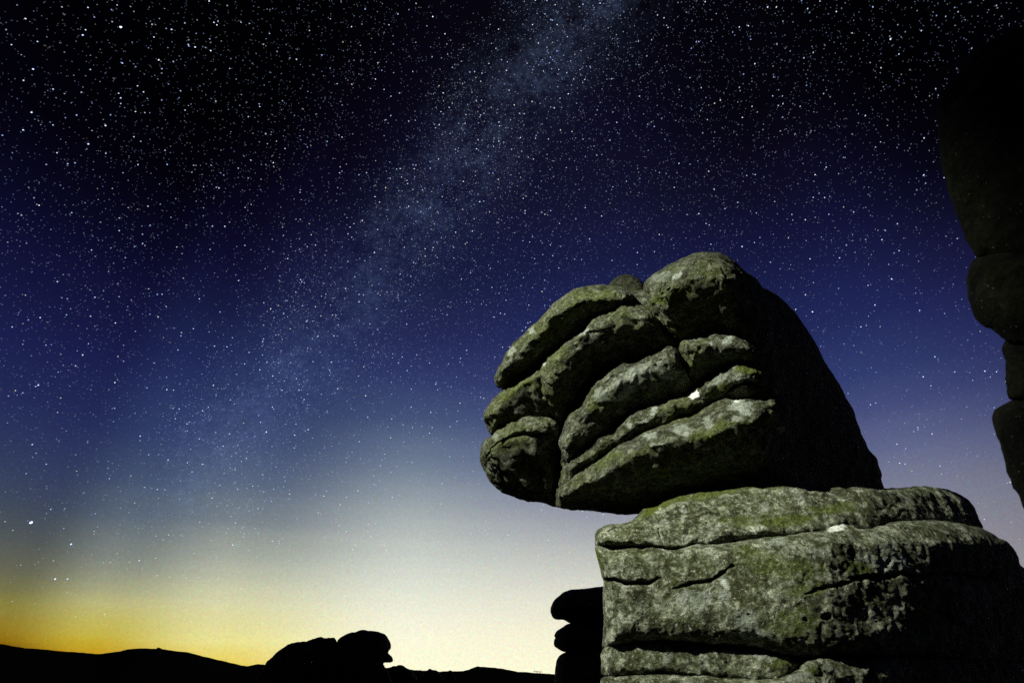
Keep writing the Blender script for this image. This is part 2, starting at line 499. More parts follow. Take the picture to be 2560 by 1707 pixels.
b1, b2 = dirpx(1440, 60), dirpx(720, 960)
BAND_N = np.cross(b1, b2); BAND_N /= np.linalg.norm(BAND_N)
LANE = 1.0 if dirpx(850, 300) @ BAND_N > 0 else -1.0
SKY_R = 5000.0
nu, nv_ = 144, 48
th = np.linspace(-0.12, math.pi / 2, nv_)
ph = np.linspace(0, 2 * math.pi, nu, endpoint=False)
V = np.array([(SKY_R * math.cos(t) * math.cos(p), SKY_R * math.cos(t) * math.sin(p), SKY_R * math.sin(t)) for t in th for p in ph])
F = np.array([(i * nu + j, (i + 1) * nu + j, (i + 1) * nu + (j + 1) % nu, i * nu + (j + 1) % nu) for i in range(nv_ - 1) for j in range(nu)])
sky = structure(new_mesh('sky', V, F, sky_material()), 'night sky full of stars, blue above and pale yellow over the horizon')

def star_material():
    mat = bpy.data.materials.new('starlight')
    nt, ns, L = nodes_of(mat)
    out = N(nt, 'ShaderNodeOutputMaterial')
    em = N(nt, 'ShaderNodeEmission'); tr = N(nt, 'ShaderNodeBsdfTransparent'); ad = N(nt, 'ShaderNodeAddShader')
    a1 = N(nt, 'ShaderNodeAttribute'); a1.attribute_name = 'flux'
    a2 = N(nt, 'ShaderNodeAttribute'); a2.attribute_name = 'tint'
    tint = ramp(nt, [(0, (0.36, 0.50, 1.0)), (0.6, (0.58, 0.72, 1.0)), (0.88, (0.85, 0.92, 1)), (1, (1.0, 0.82, 0.62))]); L.new(a2.outputs['Fac'], tint.inputs[0])
    L.new(tint.outputs[0], em.inputs[0]); L.new(a1.outputs['Fac'], em.inputs[1])
    L.new(em.outputs[0], ad.inputs[0]); L.new(tr.outputs[0], ad.inputs[1]); L.new(ad.outputs[0], out.inputs[0])
    mat.cycles.emission_sampling = 'NONE'
    return mat
STAR = star_material()
SR = SKY_R * 0.98
PXA = 1.0 / (FPX * 0.4)            # angle of one picture element near the axis

def star_geo(D, rad, stretch, flux, tint, ang):
    """small six-sided discs facing the observer"""
    D = np.asarray(D); n = len(D)
    up = np.array([0, 0, 1.0])
    e1 = np.cross(D, up); e1 /= np.linalg.norm(e1, axis=1, keepdims=True) + 1e-9
    e2 = np.cross(e1, D)
    ca, sa = np.cos(ang)[:, None], np.sin(ang)[:, None]
    f1 = e1 * ca + e2 * sa; f2 = -e1 * sa + e2 * ca
    V = []
    for k in range(6):
        t = k * math.pi / 3
        V.append(D * SR + f1 * (math.cos(t) * rad * stretch * SR)[:, None] + f2 * (math.sin(t) * rad * SR)[:, None])
    V = np.stack(V, 1).reshape(-1, 3)
    i = np.arange(n)[:, None] * 6
    F = np.concatenate([i + np.array([[0, 1, 2, 3]]), i + np.array([[0, 3, 4, 5]])], 0)
    return V, F, np.repeat(flux, 6), np.repeat(tint, 6)

# the countless faint ones
NS = 420000
z = rng.random(NS); a = rng.random(NS) * 2 * math.pi
D = np.stack([np.sqrt(1 - z * z) * np.cos(a), np.sqrt(1 - z * z) * np.sin(a), z], -1)
bnd = D @ BAND_N
wob = fbm(D, 3.0, 3, 2) * 0.035
clump = np.clip(0.75 + 1.3 * fbm(D, 9.0, 3, 5), 0.1, 2.5)
dens = 0.17 + 0.8 * np.exp(-((bnd + wob) / 0.085) ** 2) * clump + 0.20 * np.exp(-(bnd / 0.45) ** 2)
dens -= 0.16 * np.exp(-((bnd + wob - 0.15 * LANE) / 0.05) ** 2) * np.clip(z * 2, 0, 1)
dens *= np.clip(0.35 + z * 3.0, 0.3, 1)
D = D[rng.random(NS) < np.clip(dens, 0.05, 1) * 1.15]
n = len(D)
mag = rng.random(n) ** (-0.62)                     # power law, many faint few bright
mag = np.minimum(mag, 18)
ext = np.clip((D[:, 2] - 0.04) / 0.34, 0.06, 1)
flux = 0.080 * mag * ext
rad = PXA * (0.25 + 0.055 * np.minimum(np.sqrt(mag) - 1, 2.2))
V, F, fl, ti = star_geo(D, rad, np.full(n, 1.35), flux, rng.random(n), rng.normal(0.5, 0.35, n))
sf = new_mesh('star_field', V, F, STAR, sky, False, {'flux': fl, 'tint': ti})
sf['kind'] = 'stuff'

BRIGHT = [(302, 68, 3.6), (78, 1305, 4.2), (178, 1359, 3.0), (138, 1446, 2.8), (169, 1446, 2.4), (348, 1400, 2.2), (666, 1079, 2.6), (604, 1152, 1.8),
    (810, 1239, 2.2), (1105, 1208, 2.0), (582, 1361, 2.3), (1082, 42, 2.7), (936, 631, 2.6), (1034, 656, 2.3), (887, 692, 2.2), (1747, 534, 2.6),
    (1855, 616, 2.6), (2031, 779, 2.7), (2226, 98, 2.8), (1919, 18, 2.6), (2229, 697, 2.6), (83, 173, 2.6), (79, 281, 2.6), (221, 360, 2.6),
    (207, 887, 2.4), (96, 962, 2.4), (628, 511, 2.0), (2462, 927, 2.2), (2330, 1084, 2.2), (879, 67, 2.2), (64, 47, 2.2), (207, 88, 2.6),
    (385, 93, 2.3), (397, 150, 2.5), (488, 118, 2.5), (527, 127, 2.5), (94, 104, 2.0), (29, 112, 1.9), (59, 201, 2.1), (133, 223, 2.1),
    (58, 325, 2.3), (264, 314, 2.5), (335, 342, 2.2), (306, 158, 2.2), (344, 215, 2.1), (302, 245, 2.3), (226, 174, 2.0), (429, 74, 2.4),
    (523, 3, 2.3), (236, 43, 1.8), (293, 13, 1.8), (302, 259, 2.0), (977, 289, 2.1), (1165, 287, 2.1), (1204, 251, 2.1), (1180, 231, 2.0),
    (1032, 179, 2.0), (1339, 346, 2.3), (1430, 329, 2.1), (1308, 496, 2.3), (1463, 519, 2.3), (1492, 388, 2.1), (1397, 174, 2.0),
    (1356, 150, 1.8), (1660, 45, 2.2), (1566, 453, 2.0), (1106, 462, 1.8), (1119, 136, 1.9), (705, 975, 2.2), (748, 975, 2.1), (1031, 1068, 2.2),
    (982, 884, 1.9), (818, 1027, 2.0), (995, 744, 1.9), (727, 906, 1.9), (930, 713, 1.9), (795, 840, 2.4), (2170, 713, 2.1), (2171, 790, 1.8),
    (1886, 606, 2.1), (2110, 859, 1.7), (2284, 1078, 1.7), (2176, 1011, 2.2), (2249, 1157, 2.1), (2120, 983, 1.8), (2264, 1121, 1.8),
    (1357, 636, 2.1), (1382, 639, 2.2), (1324, 605, 2.0), (1274, 867, 2.2), (2395, 30, 1.8), (2429, 121, 1.8), (2303, 77, 2.0), (2339, 222, 1.9),
    (2310, 345, 2.2), (2360, 444, 2.0), (2393, 596, 1.9), (602, 1470, 1.7), (657, 1558, 1.8), (262, 1534, 1.6), (189, 1540, 1.5), (477, 1554, 1.4),
    (230, 1385, 1.6), (52, 1411, 1.6), (31, 1502, 1.6), (485, 1382, 1.6), (623, 1276, 1.7), (127, 1272, 1.9), (162, 1270, 1.6)]
star_src = None
D1, F1, f1_, t1_ = star_geo(np.array([[0, 1.0, 0]]), np.array([1.0 / SR]) * SR, np.ones(1), np.ones(1), np.full(1, 0.5), np.zeros(1))
for k, (x, y, s) in enumerate(BRIGHT):
    d = dirpx(x, y)
    rr = math.hypot(x - 1280, y - 853) / 1540
    lowd = 0.75 if y > 1350 else 1.0
    r_ = PXA * (0.20 * s - 0.06)
    V, F, fl, ti = star_geo(d[None], np.array([r_]), np.array([1.15 + 0.9 * max(0, rr - 0.55)]), np.array([(0.75 * s - 0.2) * lowd]),
                            np.array([random.Random(k).choice([0.35, 0.5, 0.6, 0.7, 0.75])]), np.array([0.75 if x < 1280 else -0.9 + 1.8 * (y < 600)]))
    base = d * SR
    st = new_mesh('star', V, F, STAR, sky, False, {'flux': fl, 'tint': ti}, base)
    st.location = base

# ------------------------------------------------------------------ ground and hills
SKYLINE = [(-400, 1600), (-150, 1602), (0, 1609), (65, 1619), (162, 1627), (246, 1634), (291, 1628), (323, 1621), (362, 1619.5), (392, 1620), (407, 1622),
           (466, 1629), (517, 1641), (582, 1657), (618, 1664), (640, 1660), (662, 1661), (760, 1672), (860, 1676), (960, 1673), (985, 1670), (1008, 1669), (1024, 1672),
           (1062, 1676), (1105, 1678), (1128, 1677), (1155, 1676), (1178, 1670), (1194, 1664), (1238, 1668), (1297, 1678), (1336, 1680), (1386, 1684),
           (1500, 1690), (1800, 1680), (2200, 1672), (2600, 1684), (3000, 1690)]
sk = sorted((azim(x, y), math.tan(R(elev(x, y)))) for x, y in SKYLINE)
sk_az = np.array([s[0] for s in sk]); sk_t = np.array([s[1] for s in sk])
NA = 1440
azs = np.linspace(-180, 180, NA, endpoint=False)
tt = np.interp(azs, sk_az, sk_t)
outm = np.clip((np.abs(azs) - 55) / 25, 0, 1)
tt = tt * (1 - outm) + outm * (0.035 + 0.012 * np.sin(azs / 17.0) + 0.008 * np.sin(azs / 6.1))
radii = np.array([0.0001, 1, 2, 3, 4.5, 6, 8, 11, 15, 20, 28, 40, 60, 90, 140, 220, 330, 480, 640, 800, 960, 1100, 1220, 1300, 1380, 1480, 1650, 2000, 2600, 3500, 4600])
RID = 1300.0
ca, sa = np.sin(np.radians(azs)), np.cos(np.radians(azs))
rows = []
for r in radii:
    f = np.clip(r / RID, 0, 1)
    prof = f ** 3.0 if r <= RID else 1 / (1 + ((r - RID) / 500.0) ** 2)
    P = np.stack([ca * r, sa * r, 0 * ca], -1)
    hgt = (CAMZ + tt * RID) * prof
    rough = fbm(P, 0.13, 4, 3) * 0.16 * min(1, r / 6.0) + (fbm(P, 0.012, 4, 9) * 1.2 * min(1, r / 150.0) if r < 1000 else 0)
    if r == RID:
        rough = fbm(P, 0.05, 3, 21) * 0.9 + fbm(P, 0.3, 2, 22) * 0.5
    rows.append(np.stack([ca * r, sa * r, hgt + rough - (0.15 if r < 1000 else 0)], -1))
V = np.concatenate(rows)
def polar_faces(r0, r1):
    i = np.arange(r0, r1)[:, None] * NA; j = np.arange(NA)[None]; j2 = (j + 1) % NA
    return np.stack([i + j, i + NA + j, i + NA + j2, i + j2], -1).reshape(-1, 4)
split = 16
gF = polar_faces(0, split)
structure(new_mesh('ground', V[: (split + 1) * NA], gF, HEATH), 'dark moorland ground around the rocks')
hF = polar_faces(0, len(radii) - 1 - split)
structure(new_mesh('hills', V[split * NA:], hF, HEATH), 'black hills along the skyline against the yellow glow')

# ------------------------------------------------------------------ the balanced boulder
BX0, BX1 = 1200.0, 1930.0
def Ytop(x, y, off=0.0):
    # nearest the camera along a blunt arris at x 1930; the lit face looks left, the shaded one right; the whole block leans out
    left = np.clip(1930 - x, 0, None) / 730.0
    xa = 1925 - 95 * np.clip((850 - y) / 190.0, 0, 1)
    e = np.logaddexp(0, (x - xa) / 24.0) * 24.0 / 280.0        # a blunt arris, then the flank falls away
    lean = (1000 - y) / 650.0
    return 5.35 + 0.95 * left + 3.3 * e - 1.35 * lean + off

bb = thing('balanced_boulder', 'great overhanging balanced boulder of rounded granite layers resting on the lit ledge', 'boulder',
           tuple(place(1850, 1240, 6.0)))
bbase = tuple(bb.location)
def bslab(outline, spine, off, H, B, label=None, **kw):
    kw.setdefault('under', 1.0)
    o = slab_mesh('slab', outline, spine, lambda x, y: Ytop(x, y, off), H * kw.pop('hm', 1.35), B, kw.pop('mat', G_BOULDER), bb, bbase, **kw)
    if label: o['label'] = label
    return o

# the solid mass behind the layers, with the black right flank
bslab([(1250, 985), (1290, 900), (1350, 830), (1420, 770), (1500, 745), (1570, 730), (1640, 716), (1720, 672), (1790, 650), (1839, 660), (1859, 677), (1885, 694), (1903, 715),
       (1908, 721), (1921, 724), (1946, 740), (1966, 758), (1982, 776), (2002, 801), (2023, 830), (2038, 855), (2053, 883), (2069, 914), (2089, 944),
       (2106, 972), (2121, 1000), (2134, 1025), (2144, 1058), (2159, 1091), (2174, 1124), (2192, 1147), (2196, 1163), (2206, 1188), (2204, 1198), (2216, 1228),
       (2235, 1290), (2100, 1330), (1800, 1320), (1640, 1290), (1599, 1284), (1568, 1285), (1530, 1284), (1492, 1278), (1441, 1272), (1390, 1267), (1364, 1257),
       (1323, 1249), (1280, 1220), (1250, 1150), (1235, 1070)],
      [(1500, 1020), (1700, 960), (1960, 1010)], 0.34, 0.30, 1.9, n=520, m=60, a=3.2, b=2.0, amp=(0.05, 0.02, 0.006), edge=1.2, uniform=0.5,
      label='solid mass of the boulder with its black right flank')['label']
# upper left roll
bslab([(1236, 944), (1254, 906), (1272, 875), (1303, 842), (1326, 817), (1349, 799), (1372, 773), (1390, 756), (1418, 735), (1441, 722), (1479, 716), (1517, 713),
       (1560, 722), (1585, 745), (1560, 770), (1520, 792), (1480, 812), (1440, 850), (1395, 890), (1350, 925), (1300, 955), (1254, 972), (1240, 962)],
      [(1262, 925), (1330, 845), (1410, 775), (1480, 745), (1540, 745)], 0.02, 0.34, 0.9, n=380, m=44, amp=(0.04, 0.030, 0.012),
      cracks=[([(1425, 780), (1440, 765), (1470, 752)], 3, .03)],
      pits=[(1304, 849, 6, .03), (1336, 851, 5, .03), (1380, 830, 5, .02), (1476, 775, 6, .025), (1480, 763, 4, .02), (1405, 790, 4, .02), (1450, 748, 4, .02)],
      marks={'moss': [(1500, 735, 45, 14, 0, .5), (1420, 790, 60, 18, -35, .35)], 'lichen': [(1277, 878, 8, 12, 30, .5), (1328, 825, 8, 6, 0, .5)]}, seed=2)
# knob on top, in the darkened granite: its shade is put into the colour
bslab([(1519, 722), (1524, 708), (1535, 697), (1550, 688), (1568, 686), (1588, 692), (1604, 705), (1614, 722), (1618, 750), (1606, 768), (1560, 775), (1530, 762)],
      [(1562, 725), (1578, 735)], 0.95, 0.22, 0.6, n=160, m=24, amp=(0.03, 0.015, 0.005), seed=3, mat=G_SHADE, label='dark rounded knob on the crest')
# second roll, right piece
bslab([(1345, 935), (1351, 921), (1364, 896), (1377, 886), (1410, 855), (1441, 835), (1466, 817), (1481, 796), (1499, 789), (1530, 776), (1568, 768), (1604, 765),
       (1622, 772), (1640, 790), (1668, 830), (1700, 876), (1650, 900), (1600, 910), (1540, 915), (1480, 955), (1440, 1010), (1400, 1050), (1365, 1030), (1345, 980)],
      [(1375, 940), (1420, 875), (1490, 820), (1560, 795), (1600, 800)], -0.06, 0.36, 0.9, n=380, m=44, amp=(0.04, 0.030, 0.012),
      pits=[(1440, 862, 5, .02), (1530, 790, 4, .02)],
      marks={'lichen': [(1465, 828, 12, 7, -40, .7), (1357, 910, 7, 9, 20, .8), (1612, 803, 6, 4, 0, .6)], 'moss': [(1400, 880, 30, 12, -35, .4)]}, seed=4)
# second roll, left lobe
bslab([(1231, 1088), (1215, 1067), (1208, 1049), (1210, 1029), (1224, 1006), (1244, 984), (1272, 965), (1298, 949), (1326, 934), (1351, 920), (1370, 925), (1374, 942),
       (1390, 980), (1395, 1030), (1380, 1060), (1340, 1062), (1290, 1065), (1255, 1082)],
      [(1235, 1040), (1280, 985), (1345, 945)], 0.0, 0.30, 0.8, n=260, m=36, amp=(0.03, 0.02, 0.007),
      marks={'moss': [(1290, 975, 50, 10, -30, .4)]}, seed=5)
# lower left lobe
bslab([(1231, 1086), (1257, 1069), (1282, 1053), (1313, 1044), (1339, 1041), (1377, 1043), (1393, 1057), (1400, 1090), (1402, 1140), (1398, 1200), (1395, 1262),
       (1364, 1258), (1323, 1253), (1287, 1243), (1262, 1233), (1237, 1216), (1219, 1197), (1211, 1177), (1202, 1149), (1201, 1126), (1211, 1103)],
      [(1235, 1140), (1270, 1105), (1330, 1080)], 0.0, 0.36, 0.8, n=280, m=40, amp=(0.035, 0.030, 0.012),
      cracks=[([(1240, 1118), (1270, 1103), (1305, 1092), (1345, 1090), (1380, 1080)], 5, .10), ([(1215, 1150), (1232, 1125), (1240, 1118)], 4, .05)],
      marks={'lichen': [(1226, 1172, 12, 8, 0, .5), (1238, 1095, 8, 10, 20, .4)]}, seed=6)
# great dome at the upper right
bslab([(1611, 722), (1612, 710), (1617, 701), (1632, 689), (1657, 671), (1699, 648), (1724, 637), (1742, 630), (1768, 628), (1793, 632), (1819, 642), (1839, 656), (1860, 677),
       (1885, 695), (1903, 716), (1925, 760), (1935, 820), (1925, 870), (1880, 890), (1800, 880), (1720, 880), (1695, 872), (1665, 840), (1630, 795), (1618, 750)],
      [(1655, 738), (1730, 712), (1800, 705)], -0.10, 0.44, 1.1, n=380, m=56, a=2.3, amp=(0.05, 0.030, 0.012),
      pits=[(1661, 705, 6, .03), (1672, 721, 6, .03), (1655, 729, 6, .03), (1647, 722, 4, .02), (1624, 730, 6, .03), (1696, 687, 7, .03), (1731, 673, 7, .025), (1712, 700, 6, .02),
            (1690, 730, 5, .02), (1745, 648, 5, .02)],
      marks={'lichen': [(1700, 690, 8, 3, -30, .8), (1684, 693, 10, 4, -30, .8), (1740, 703, 9, 4, -10, .5), (1650, 690, 20, 10, -30, .35)],
             'moss': [(1650, 748, 30, 12, -10, .7), (1690, 740, 40, 10, -10, .4)]}, seed=7)
# short block on the right of the middle band
bslab([(1694, 880), (1696, 866), (1702, 855), (1724, 845), (1755, 835), (1783, 830), (1819, 829), (1844, 835), (1870, 847), (1895, 867), (1911, 890), (1915, 915),
       (1895, 930), (1818, 930), (1768, 950), (1735, 965), (1712, 940), (1700, 910)],
      [(1730, 875), (1790, 862), (1860, 870)], -0.14, 0.34, 0.8, n=300, m=40, amp=(0.035, 0.030, 0.012),
      pits=[(1712, 862, 4, .02), (1740, 872, 5, .02), (1790, 890, 6, .02)],
      marks={'lichen': [(1735, 846, 12, 5, -20, .7), (1818, 846, 12, 13, 40, .8), (1768, 856, 10, 5, 0, .6), (1850, 873, 10, 5, -40, .6), (1783, 881, 8, 4, 20, .5), (1840, 836, 18, 6, 0, .3)],
             'moss': [(1830, 900, 40, 16, -15, .6), (1760, 910, 40, 16, -15, .3)]}, seed=8)
# middle band, long lobe
bslab([(1402, 1160), (1400, 1118), (1407, 1087), (1415, 1057), (1430, 1031), (1448, 1013), (1455, 995), (1466, 977), (1491, 952), (1522, 929), (1558, 911), (1594, 903),
       (1632, 886), (1660, 870), (1683, 867), (1694, 875), (1698, 893), (1704, 915), (1730, 950), (1740, 970), (1690, 1010), (1620, 1030), (1570, 1060), (1530, 1095), (1480, 1120), (1440, 1155), (1415, 1180)],
      [(1425, 1110), (1455, 1045), (1520, 975), (1600, 940), (1680, 905)], -0.14, 0.38, 0.9, hm=1.15, n=420, m=52, amp=(0.04, 0.030, 0.012),
      pits=[(1637, 922, 5, .03), (1660, 918, 4, .025), (1648, 908, 3, .02), (1477, 985, 8, .03)],
      marks={'lichen': [(1560, 982, 34, 9, -25, .9), (1590, 940, 60, 18, -20, .45), (1665, 935, 30, 12, -10, .5), (1500, 985, 16, 20, 30, .35)],
             'moss': [(1485, 1015, 20, 20, 0, .5), (1520, 1010, 40, 10, -20, .5)]}, seed=9)
# lowest band, upper roll
bslab([(1398, 1215), (1402, 1185), (1415, 1159), (1430, 1144), (1458, 1123), (1474, 1105), (1492, 1087), (1522, 1079), (1543, 1062), (1560, 1047), (1573, 1029), (1599, 1021), (1634, 1013),
       (1670, 1003), (1706, 997), (1722, 984), (1751, 961), (1776, 946), (1802, 928), (1827, 918), (1853, 912), (1879, 911), (1904, 915), (1930, 932), (1940, 955), (1935, 985),
       (1880, 1010), (1800, 1010), (1760, 1035), (1700, 1060), (1640, 1080), (1580, 1115), (1520, 1140), (1460, 1190), (1425, 1235)],
      [(1420, 1190), (1470, 1140), (1530, 1095), (1610, 1045), (1720, 1010), (1800, 955), (1880, 935)], -0.20, 0.33, 0.9, under=0.3, hm=1.1, n=520, m=50, amp=(0.03, 0.030, 0.013),
      cracks=[([(1812, 985), (1835, 965), (1870, 958), (1915, 968)], 6, .06), ([(1880, 1000), (1910, 985), (1950, 990)], 7, .06)],
      pits=[(1533, 1108, 4, .02), (1730, 1020, 8, .03)],
      marks={'quartz': [(1727, 989, 12, 13, 45, 1.0)], 'lichen': [(1632, 1025, 12, 8, -30, .8), (1603, 1048, 16, 6, -20, .6), (1570, 1060, 10, 6, 0, .6), (1800, 945, 30, 12, -30, .5), (1860, 950, 40, 10, 0, .4), (1840, 920, 10, 6, 0, .6)],
             'moss': [(1800, 975, 50, 12, -30, .6), (1870, 925, 40, 8, 5, .8), (1690, 1040, 40, 10, -15, .4), (1480, 1140, 30, 15, -30, .3)]}, seed=10)
# lowest band, under-roll with the long black belly
bslab([(1392, 1262), (1393, 1225), (1410, 1205), (1450, 1180), (1495, 1150), (1537, 1116), (1573, 1098), (1599, 1082), (1627, 1070), (1657, 1057), (1696, 1045), (1734, 1033), (1760, 1022), (1780, 1010), (1808, 998),
       (1838, 1003), (1866, 997), (1917, 998), (1945, 990), (1968, 1010), (1976, 1060), (1985, 1130), (1990, 1230), (1900, 1300), (1750, 1310), (1640, 1292), (1599, 1285), (1568, 1286),
       (1530, 1285), (1492, 1279), (1441, 1273), (1410, 1270)],
      [(1425, 1238), (1505, 1192), (1625, 1128), (1745, 1088), (1900, 1052)], -0.24, 0.62, 1.0, n=520, m=56, amp=(0.035, 0.030, 0.013),
      cracks=[([(1880, 1080), (1940, 1060), (1960, 1045)], 6, .03)],
      marks={'quartz': [(1852, 1009, 11, 5, -10, .9)], 'lichen': [(1860, 1018, 34, 14, 15, .85), (1620, 1090, 20, 9, -20, .7), (1640, 1110, 16, 8, -10, .5), (1700, 1068, 24, 12, -10, .6),
             (1775, 1050, 14, 14, 0, .6), (1969, 1022, 5, 7, 0, .8), (1950, 1070, 10, 8, -20, .7), (1850, 1045, 16, 8, 0, .5)],
             'moss': [(1780, 1070, 60, 16, -15, .6), (1520, 1150, 40, 14, -30, .4), (1930, 1060, 30, 20, 0, .5), (1860, 1060, 40, 14, 0, .4)]}, seed=12)

# ------------------------------------------------------------------ the ledge stack it rests on
def Ylow(x, y, off=0.0, xc=2470):
    e = np.logaddexp(0, (x - xc) / 90.0) * 90.0 / 400.0        # a broad rounded corner, then the flank falls away
    left = np.clip(2080 - x, 0, None) / 580.0
    s_ = np.clip(x - 1860, 0, 900) * 0.0042                      # the face itself curves away gently
    return 4.75 + 0.30 * left + 0.095 * s_ ** 2 + 2.6 * e + 0.35 * np.clip((1330 - y) / 110.0, -0.25, 1.2) + off

ls = thing('granite_ledge', 'pale lichen-crusted granite ledge with cracked level beds carrying the balanced boulder', 'rock ledge',
           (float(place(1950, 1600, 5.6)[0]), 5.6, 0.0))
lbase = tuple(ls.location)
def lslab(outline, spine, off, H, B, label=None, **kw):
    xc = kw.pop('xc', 2470)
    o = slab_mesh('bed', outline, spine, lambda x, y: Ylow(x, y, off, xc), H, B, kw.pop('mat', G_LEDGE), ls, lbase, **kw)
    if label: o['label'] = label
    return o
rp = np.random.default_rng(3)
def rpits(x0, x1, y0, y1, k, r=(2.5, 5)):
    return [(rp.uniform(x0, x1), rp.uniform(y0, y1), rp.uniform(*r), 0.02) for _ in range(k)]
lslab([(1535, 1345), (1700, 1320), (1950, 1290), (2250, 1290), (2400, 1330), (2510, 1430), (2560, 1600), (2580, 1850), (2450, 1930), (2200, 2000), (2000, 2120), (1750, 2150), (1580, 2100), (1545, 1800), (1540, 1550)],
      [(1700, 1700), (2300, 1650)], 0.42, 0.10, 1.4, n=120, m=14, a=6, b=2.5, amp=(0.02, 0.02, 0.0), seed=20)
# top bed
lslab([(1486, 1345), (1486, 1334), (1490, 1324), (1499, 1319), (1515, 1312), (1554, 1310), (1580, 1303), (1593, 1290), (1607, 1273), (1618, 1270), (1635, 1269), (1651, 1260), (1683, 1245), (1732, 1234),
       (1780, 1229), (1829, 1219), (1877, 1213), (1926, 1211), (2000, 1210), (2049, 1213), (2146, 1219), (2211, 1224), (2243, 1222), (2276, 1218), (2308, 1216),
       (2357, 1221), (2389, 1231), (2418, 1249), (2437, 1274), (2450, 1300), (2457, 1324), (2440, 1350), (2340, 1340), (2240, 1320), (2150, 1330), (2060, 1340), (1958, 1348),
       (1864, 1360), (1790, 1370), (1748, 1368), (1700, 1375), (1620, 1372), (1530, 1372), (1490, 1368)],
      [(1530, 1342), (1650, 1322), (1780, 1292), (1950, 1268), (2100, 1246), (2250, 1240), (2380, 1262)], 0.0, 0.32, 1.6, under=0.1, xc=2330, n=620, m=56, a=4.0, b=2.1, amp=(0.035, 0.02, 0.009),
      uniform=0.45, cracks=[([(1648, 1322), (1649, 1340), (1650, 1356)], 3.5, .05), ([(1520, 1330), (1545, 1322), (1570, 1318)], 4, .03)],
      pits=rpits(1650, 2250, 1240, 1320, 14),
      marks={'moss': [(1625, 1275, 40, 9, -35, 1.0), (1690, 1247, 45, 10, -20, .9), (1790, 1231, 60, 10, -6, .8), (1900, 1220, 80, 8, 0, .4), (2080, 1265, 60, 14, -5, .7), (1970, 1300, 70, 14, -8, .7), (1870, 1300, 60, 16, 0, .5)],
             'lichen': [(1712, 1270, 8, 8, 0, .8), (1910, 1262, 14, 10, 0, .5), (2000, 1245, 8, 12, 0, .6), (1660, 1295, 10, 6, 0, .5), (1805, 1315, 12, 7, 0, .6)]}, seed=21)
# thick middle bed
MIDCR = [([(1506, 1449), (1535, 1452), (1560, 1459), (1586, 1454), (1619, 1449), (1638, 1442), (1656, 1438)], 4.5, .14),
         ([(1680, 1466), (1700, 1462), (1722, 1459), (1748, 1457), (1780, 1451), (1813, 1430), (1829, 1423)], 3.6, .11),
         ([(2120, 1446), (2160, 1441), (2195, 1438), (2260, 1432), (2292, 1439), (2405, 1436), (2500, 1450)], 5, .07),
         ([(2020, 1490), (2060, 1475), (2110, 1462), (2140, 1448)], 4, .04)]
lslab([(1489, 1362), (1530, 1364), (1570, 1360), (1619, 1360), (1660, 1366), (1683, 1369), (1709, 1362), (1748, 1357), (1790, 1358), (1829, 1354), (1864, 1348), (1910, 1340), (1958, 1337), (2001, 1329),
       (2049, 1322), (2080, 1310), (2114, 1305), (2146, 1318), (2195, 1316), (2243, 1302), (2330, 1300), (2420, 1312), (2470, 1326), (2496, 1342), (2521, 1355), (2538, 1375), (2547, 1394), (2550, 1408), (2566, 1424),
       (2600, 1480), (2620, 1560), (2600, 1640), (2500, 1655), (2276, 1640), (2082, 1645), (1974, 1645), (1942, 1635), (1893, 1625), (1845, 1618), (1780, 1614), (1732, 1607), (1683, 1604), (1651, 1602),
       (1619, 1606), (1567, 1611), (1541, 1617), (1510, 1622), (1507, 1600), (1509, 1560), (1506, 1500), (1509, 1456), (1506, 1442), (1497, 1407), (1490, 1385)],
      [(1640, 1480), (1800, 1478), (2000, 1470), (2200, 1470), (2380, 1480)], -0.06, 0.34, 1.7, n=900, m=110, a=6.0, b=2.6, amp=(0.03, 0.013, 0.008),
      uniform=0.75, cracks=MIDCR, pits=rpits(1750, 2400, 1370, 1600, 8, (2, 3.5)) + [(2070, 1545, 9, .07), (2019, 1552, 5, .04), (1830, 1424, 6, .04)],
      marks={'quartz': [(2094, 1318, 26, 9, -8, 1.0), (2080, 1318, 12, 7, 20, .9), (1805, 1465, 8, 10, 0, .5)],
             'lichen': [(2238, 1408, 48, 24, 8, .95), (2180, 1395, 30, 12, 15, .6), (2215, 1370, 24, 14, 0, .4), (1945, 1355, 22, 10, 0, .7), (1705, 1490, 14, 22, 10, .7), (1806, 1480, 12, 30, 0, .7),
                        (1750, 1500, 30, 24, 0, .5), (1860, 1560, 26, 34, 0, .55), (2350, 1494, 16, 7, -20, .5), (2100, 1590, 16, 8, 20, .5), (2040, 1385, 40, 10, 10, .4), (1880, 1590, 40, 14, 0, .5), (2160, 1475, 20, 6, 0, .5)],
             'moss': [(1497, 1400, 8, 34, -12, 1.0), (2140, 1415, 44, 16, 10, .8), (1980, 1430, 90, 26, 0, .5), (2300, 1535, 30, 30, 0, .5), (1900, 1400, 70, 30, 20, .4), (1990, 1560, 60, 30, 0, .5), (2010, 1480, 60, 20, 0, .5)]}, seed=22)
